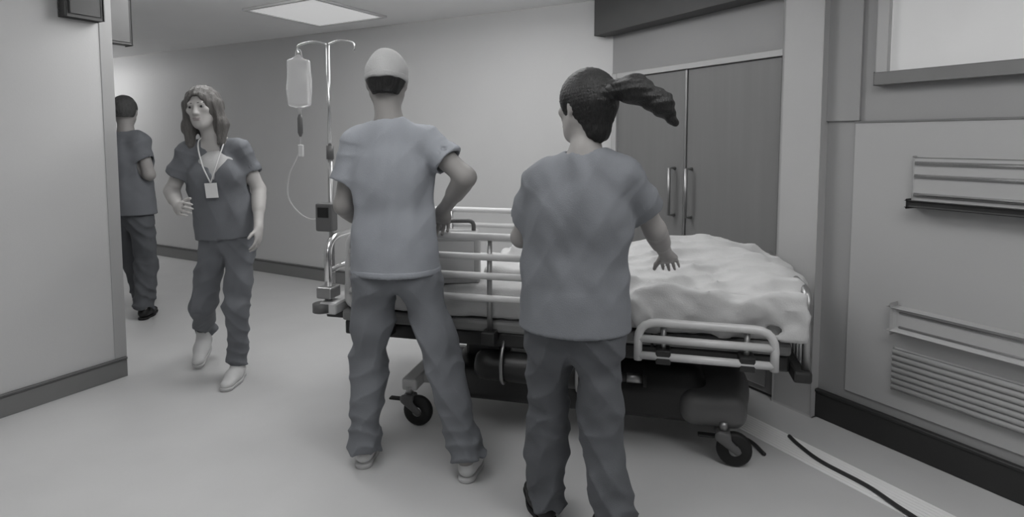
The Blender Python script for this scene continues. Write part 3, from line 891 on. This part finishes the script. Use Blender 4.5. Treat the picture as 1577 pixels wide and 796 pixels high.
def iv():
    p = bw(-1.115, -.30, .52)
    t = empty('drip_pole', tuple(p), BA, 'slim steel drip pole standing at the corner of the bed', 'drip pole')
    h = 1.87 - p[2]
    tube('pole', [(0, 0, 0), (0, 0, h * .6)], .013, M['steel'], t)
    tube('upper_pole', [(0, 0, h * .55), (0, 0, h)], .009, M['chrome'], t)
    tube('collar', [(0, 0, h * .58), (0, 0, h * .63)], .018, M['midplastic'], t)
    for s in (-1, 1):
        tube('hook', catmull([(0, 0, h - .005), (s * .07, -.01 , h + .01), (s * .145, -.02, h - .005), (s * .155, -.02, h - .03), (s * .15, -.02, h - .045)], 5), .005, M['chrome'], t)
    box('socket', (-.025, -.025, -.01), (.07, .025, .10), M['darkmetal'], t, bevel=.006)
    # bag hangs from the left hook
    hk = p + BX * -.15 + BY * -.02 + A(0, 0, h - .035)
    b = empty('drip_bag', tuple(hk), BA + .2, 'clear plastic drip bag hanging from the pole by the back wall', 'drip bag')
    f = Field((-.10, -.05, -.33), (.10, .05, .02), .005, .04)
    f.bx((0, 0, -.155), np.eye(3), (.058, .016, .115), .014, 0)
    f.el((0, 0, -.19), np.eye(3), (.054, .026, .09), .03)
    f.rc((-.0, 0, -.035), (.0, 0, -.045), .022, .03, .02, (0, 1, 0), .35)
    f.rc((0, 0, -.03), (0, .0, -.03), .008, .008, 0, mode=-1) if False else None
    f.ripple(folds(9, .002, 40))
    link('bag', f.mesh('bag'), M['bag'], b)
    tube('hang_loop', round_path([(-.018, 0, -.03), (-.010, 0, .008), (.010, 0, .008), (.018, 0, -.03)], .01), .003, M['fluid'], b)
    tube('port', [(0, 0, -.265), (0, 0, -.31)], .008, M['fluid'], b)
    tube('drip_chamber', [(0, 0, -.31), (0, 0, -.33), (0, 0, -.40), (0, 0, -.42)], [.008, .013, .013, .005], M['midplastic'], b)
    box('roller_clamp', (-.012, -.010, -.52), (.012, .012, -.46), M['whitemetal'], b, bevel=.004)
    tube('tubing', catmull([(0, 0, -.41), (-.01, 0, -.50), (-.055, -.02, -.62), (-.05, -.03, -.74), (.05, -.03, -.83), (.18, -.02, -.80), (.30, .05, -.86), (.42, .10, -.97)], 7), .0035, M['fluid'], b)
    pm = empty('drip_pump', tuple(bw(-1.115, -.30, 1.02)), BA, 'small grey pump clamped to the drip pole beside the man', 'pump')
    box('casing', (-.045, -.075, -.07), (.045, -.012, .07), M['midplastic'], pm, bevel=.010)
    box('display', (-.03, -.078, .0), (.03, -.074, .05), M['screen'], pm, bevel=.002)
    box('clamp', (-.02, -.014, -.025), (.02, .022, .025), M['darkmetal'], pm, bevel=.004)
iv()

def cable(name, pts, r, label):
    o = tube(name, catmull(pts, 8), r, M['cable'], sides=10)
    tag(o, label, 'cable')
cable('power_cable', [(.965, 3.02, .009), (.985, 2.90, .009), (1.005, 2.74, .009), (1.10, 2.62, .009), (1.12, 2.50, .009)], .008, 'short dark cable on the floor beside the wheels of the bed')
cable('power_cable', [(1.305, 2.66, .009), (1.31, 2.58, .009), (1.34, 2.44, .009), (1.43, 2.26, .010), (1.47, 2.10, .013), (1.55, 1.90, .011), (1.72, 1.76, .009)], .009, 'long dark cable trailing over the pale floor line')

# ------------------------------------------------------------------ the four people
def man():
    J = dict(head=(-.517, 2.44, 1.634), neck=(-.505, 2.42, 1.455), shL=(-.650, 2.43, 1.385), shR=(-.352, 2.41, 1.393),
             elbowL=(-.705, 2.44, 1.125), wristL=(-.685, 2.635, 1.03), elbowR=(-.185, 2.33, 1.250), wristR=(-.300, 2.520, 1.090),
             pelvis=(-.486, 2.42, .898), hipL=(-.572, 2.42, .82), hipR=(-.395, 2.42, .82),
             kneeL=(-.618, 2.48, .448), kneeR=(-.283, 2.38, .458), ankleL=(-.640, 2.44, .092), ankleR=(-.187, 2.33, .10))
    p = Person((-.42, 2.4, 0), J, (0, 1, 0), (-.10, 1, -.12), 'man seen from behind in grey tunic and pale cap pushing the bed', tilt=(.0, .10, 1),
               hand_opts=dict(L=((.1, .9, -.42), (.0, -.42, -.9), -1, (.45, .8, .6)), R=((-.15, .75, -.62), (-.1, -.6, -.75), 1, (.45, .8, .6))),
               mats=dict(skin=M['skin_a']))
    p.set_feet((-.06, 1, 0), (.16, 1, 0), (-.640, 2.465, 0), (-.180, 2.36, 0))
    p.body(); p.face()
    t = p.tunic(M['scrub_a'], .845, .60, seed=4, flare=-.004, wide=.98, hem_n=(0, 0, -1))
    p.hem_band(t, M['scrub_a'], .845, wide=.98, flare=-.004)
    p.trousers(M['trouser_a'], seed=6)
    for q in 'LR': p.shoe(q, M['shoe'], M['sole'])
    p.hair_short(M['hair_black'], nape=.050, thick=.010)
    p.cap(M['cap'], -.004, .10)
man()

def woman():
    J = dict(head=(-1.735, 3.30, 1.575), neck=(-1.695, 3.34, 1.395), shR=(-1.820, 3.32, 1.335), shL=(-1.565, 3.37, 1.345),
             elbowR=(-1.930, 3.30, 1.110), wristR=(-1.790, 3.12, 1.035), elbowL=(-1.478, 3.40, 1.110), wristL=(-1.430, 3.27, .905),
             pelvis=(-1.655, 3.37, .865), hipR=(-1.722, 3.37, .79), hipL=(-1.582, 3.37, .79),
             kneeL=(-1.585, 3.30, .438), ankleL=(-1.612, 3.36, .092), kneeR=(-1.830, 3.40, .425), ankleR=(-1.960, 3.67, .185))
    p = Person((-1.66, 3.4, 0), J, (.1, -1, 0), (.06, -1, -.10), 'woman with loose brown hair walking towards us in dark scrubs', female=True, tilt=(-.10, .0, 1),
               hand_opts=dict(R=((.55, -.72, .05), (.7, .55, -.3), 1, (.3, .5, .4)), L=((.10, -.35, -.95), (-1, 0, 0), -1, (.25, .4, .3))),
               mats=dict(skin=M['skin_b']))
    p.set_feet((.08, -1, 0), (.20, -.86, -.46), (-1.612, 3.34, 0), (-1.948, 3.625, .098))
    p.body(); p.face()
    p.tunic(M['scrub_b'], .835, .62, seed=14, flare=-.012, vneck=.20, hem_n=(.06, 0, -1))
    p.trousers(M['scrub_b'], seed=16, w=.90)
    for q in 'LR': p.shoe(q, M['shoe'], M['sole'])
    J = p.J; H = J['head']; S, D, U = p.HS, p.HF, p.HU
    f = Field(*bounds([H, H - U * .28], .20), .005, .06)
    f.el(H + U * .028 - D * .012, (S, D, U), (.090, .108, .103), 0)
    for e in (-1, 1):
        a = H + S * e * .070 + U * .02 + D * .01; b = H + S * e * .088 - U * .10 - D * .005; c = H + S * e * .084 - U * .20 + D * .018
        f.rc(a, b, .034, .036, .03); f.rc(b, c, .036, .022, .03)
    f.rc(H - D * .06, H - D * .075 - U * .20, .085, .062, .04, D, .6)
    f.el(H - U * .045 + D * .10, (S, D, U), (.056, .095, .112), .012, -1)
    f.el(H - U * .10 + D * .10, (S, D, U), (.050, .10, .14), .012, -1)
    f.rc(H - U * .02, H - U * .26 + D * .0, .050, .054, .01, mode=-1)
    f.ripple(lambda x, y, z: .0022 * np.sin(210 * x + 40 * y + 2.5 * np.sin(16 * z)) + .002 * np.sin(170 * y - 60 * x + 2 * np.sin(12 * z)))
    p.add(f, 'long_hair', M['hair_brown'])
    # white undershirt in the open neck, lanyard and badge
    f = Field(*bounds([J['neck'], J['chest']], .2), .006, .06)
    f.el(J['chest'] + p.up * .045 + p.FS * .012, (p.SS, p.FS, p.up), (.135, .106, .135), 0)
    f.rc(J['neck'] - p.up * .02, H - U * .0, .050, .060, .02, mode=-1)
    p.add(f, 'undershirt', M['undershirt'])
    nk = J['neck']; bd = nk - p.up * .27 + p.FS * .148 + p.SS * .01
    pts = [bd + p.up * .035, nk - p.up * .12 + p.FS * .135 + p.SS * .045, nk + p.up * .005 + p.FS * .055 + p.SS * .066, nk + p.up * .03 - p.FS * .045,
           nk + p.up * .005 + p.FS * .055 - p.SS * .066, nk - p.up * .12 + p.FS * .135 - p.SS * .035, bd + p.up * .035]
    o = p.o
    tube('lanyard', [tuple(q - o) for q in catmull(pts, 6)], .004, M['lanyard'], p.root, sides=6)
    mt = Matrix((tuple(p.SS) + (0,), tuple(p.FS) + (0,), tuple(p.up) + (0,), (0, 0, 0, 1))).transposed(); mt.translation = Vector(tuple(bd - o))
    box('badge', (-.03, -.002, -.045), (.03, .003, .035), M['card'], p.root, bevel=.001, mtx=mt)
woman()

def far_man():
    J = dict(head=(-2.975, 4.52, 1.612), neck=(-2.962, 4.50, 1.440), shR=(-2.838, 4.46, 1.385), shL=(-3.10, 4.53, 1.385),
             elbowR=(-2.760, 4.44, 1.135), wristR=(-2.900, 4.635, 1.085), elbowL=(-3.18, 4.56, 1.13), wristL=(-3.16, 4.75, 1.02),
             pelvis=(-2.946, 4.50, .865), hipR=(-2.865, 4.48, .79), hipL=(-3.03, 4.52, .79),
             kneeR=(-2.862, 4.52, .43), ankleR=(-2.880, 4.49, .092), kneeL=(-3.06, 4.66, .43), ankleL=(-3.13, 4.86, .10))
    p = Person((-2.95, 4.5, 0), J, (-.25, 1, 0), (-.35, 1, -.08), 'person in dark scrubs walking away behind the end of the left wall',
               hand_opts=dict(R=((-.75, .55, .1), (-.4, -.5, .0), 1, (.3, .5, .4))), mats=dict(skin=M['skin_c']))
    p.set_feet((-.25, 1, 0), (-.22, 1, 0), (-3.125, 4.885, 0), (-2.885, 4.515, 0))
    p.body(.007); p.face()
    p.tunic(M['scrub_c'], .825, .62, seed=24, h=.008)
    p.trousers(M['trouser_d'], seed=26, h=.008)
    for q in 'LR': p.shoe(q, M['shoe_dark'], M['black'])
    p.hair_short(M['hair_grey'], nape=.035)
far_man()

def nurse():
    J = dict(head=(.250, 2.00, 1.508), neck=(.245, 1.96, 1.335), shL=(.105, 2.01, 1.262), shR=(.375, 1.93, 1.278),
             elbowL=(.035, 2.12, 1.045), wristL=(.085, 2.365, 1.005), elbowR=(.500, 2.03, 1.085), wristR=(.600, 2.24, .950),
             pelvis=(.210, 1.95, .815), hipL=(.140, 1.97, .745), hipR=(.282, 1.93, .75),
             kneeL=(.128, 2.04, .405), kneeR=(.300, 1.92, .415), ankleL=(.118, 2.06, .092), ankleR=(.341, 1.85, .10))
    p = Person((.22, 1.95, 0), J, (-.3, 1, 0), (-.62, .80, -.14), 'person with dark tied hair in steel grey scrubs beside the blanket', female=True, tilt=(.02, .10, 1),
               hand_opts=dict(L=((.05, .95, -.25), (0, -.3, -.95), -1, (.4, .7, .5)), R=((.35, .85, -.38), (.1, -.35, -.93), 1, (.15, .25, .2))),
               mats=dict(skin=M['skin_c']))
    p.set_feet((-.25, 1, 0), (-.1, 1, 0), (.118, 2.085, 0), (.341, 1.88, 0))
    p.body(); p.face()
    p.tunic(M['scrub_d'], .765, .64, seed=34, flare=.014, wide=1.06)
    p.trousers(M['trouser_d'], seed=36)
    for q in 'LR': p.shoe(q, M['shoe_dark'], M['black'])
    J = p.J; H = J['head']; S, D, U = p.HS, p.HF, p.HU
    f = Field(*bounds([H], .40), .005, .06)
    f.el(H + U * .030 - D * .014, (S, D, U), (.090, .109, .104), 0)
    f.rc(H - D * .05, H - D * .058 - U * .075, .070, .050, .03, D, .85)
    f.el(H - U * .045 + D * .108, (S, D, U), (.085, .085, .112), .012, -1)
    for e in (-1, 1): f.el(H - U * .03 + D * .012 + S * e * .09, (S, D, U), (.022, .024, .045), .01, -1)
    # pony tail swinging out behind
    a = H - D * .100 + U * .045; b = a + A(.080, -.06, .0); c = b + A(.075, -.02, -.045); d = c + A(.05, .01, -.065)
    f.rc(a, b, .030, .042, .02); f.rc(b, c, .042, .034, .03); f.rc(c, d, .034, .012, .03)
    def strands(x, y, z):
        px, py, pz = x - a[0], y - a[1], z - a[2]
        ps = px * S[0] + py * S[1] + pz * S[2]; pu = px * U[0] + py * U[1] + pz * U[2]
        return np.where(px * D[0] + py * D[1] + pz * D[2] > -.012, .0018 * np.sin(46 * np.arctan2(ps, pu) + 2 * np.sin(25 * py)), .0022 * np.sin(230 * z + 60 * y + 2 * np.sin(20 * x)))
    f.ripple(strands)
    hr = p.add(f, 'tied_hair', M['hair_black'])
    f = Field(*bounds([a], .07), .004, .04); dd = nv(b - a)
    f.rc(a - dd * .002, a + dd * .018, .034, .036, 0)
    p.add(f, 'hair_band', M['darkmetal'], hr)
nurse()
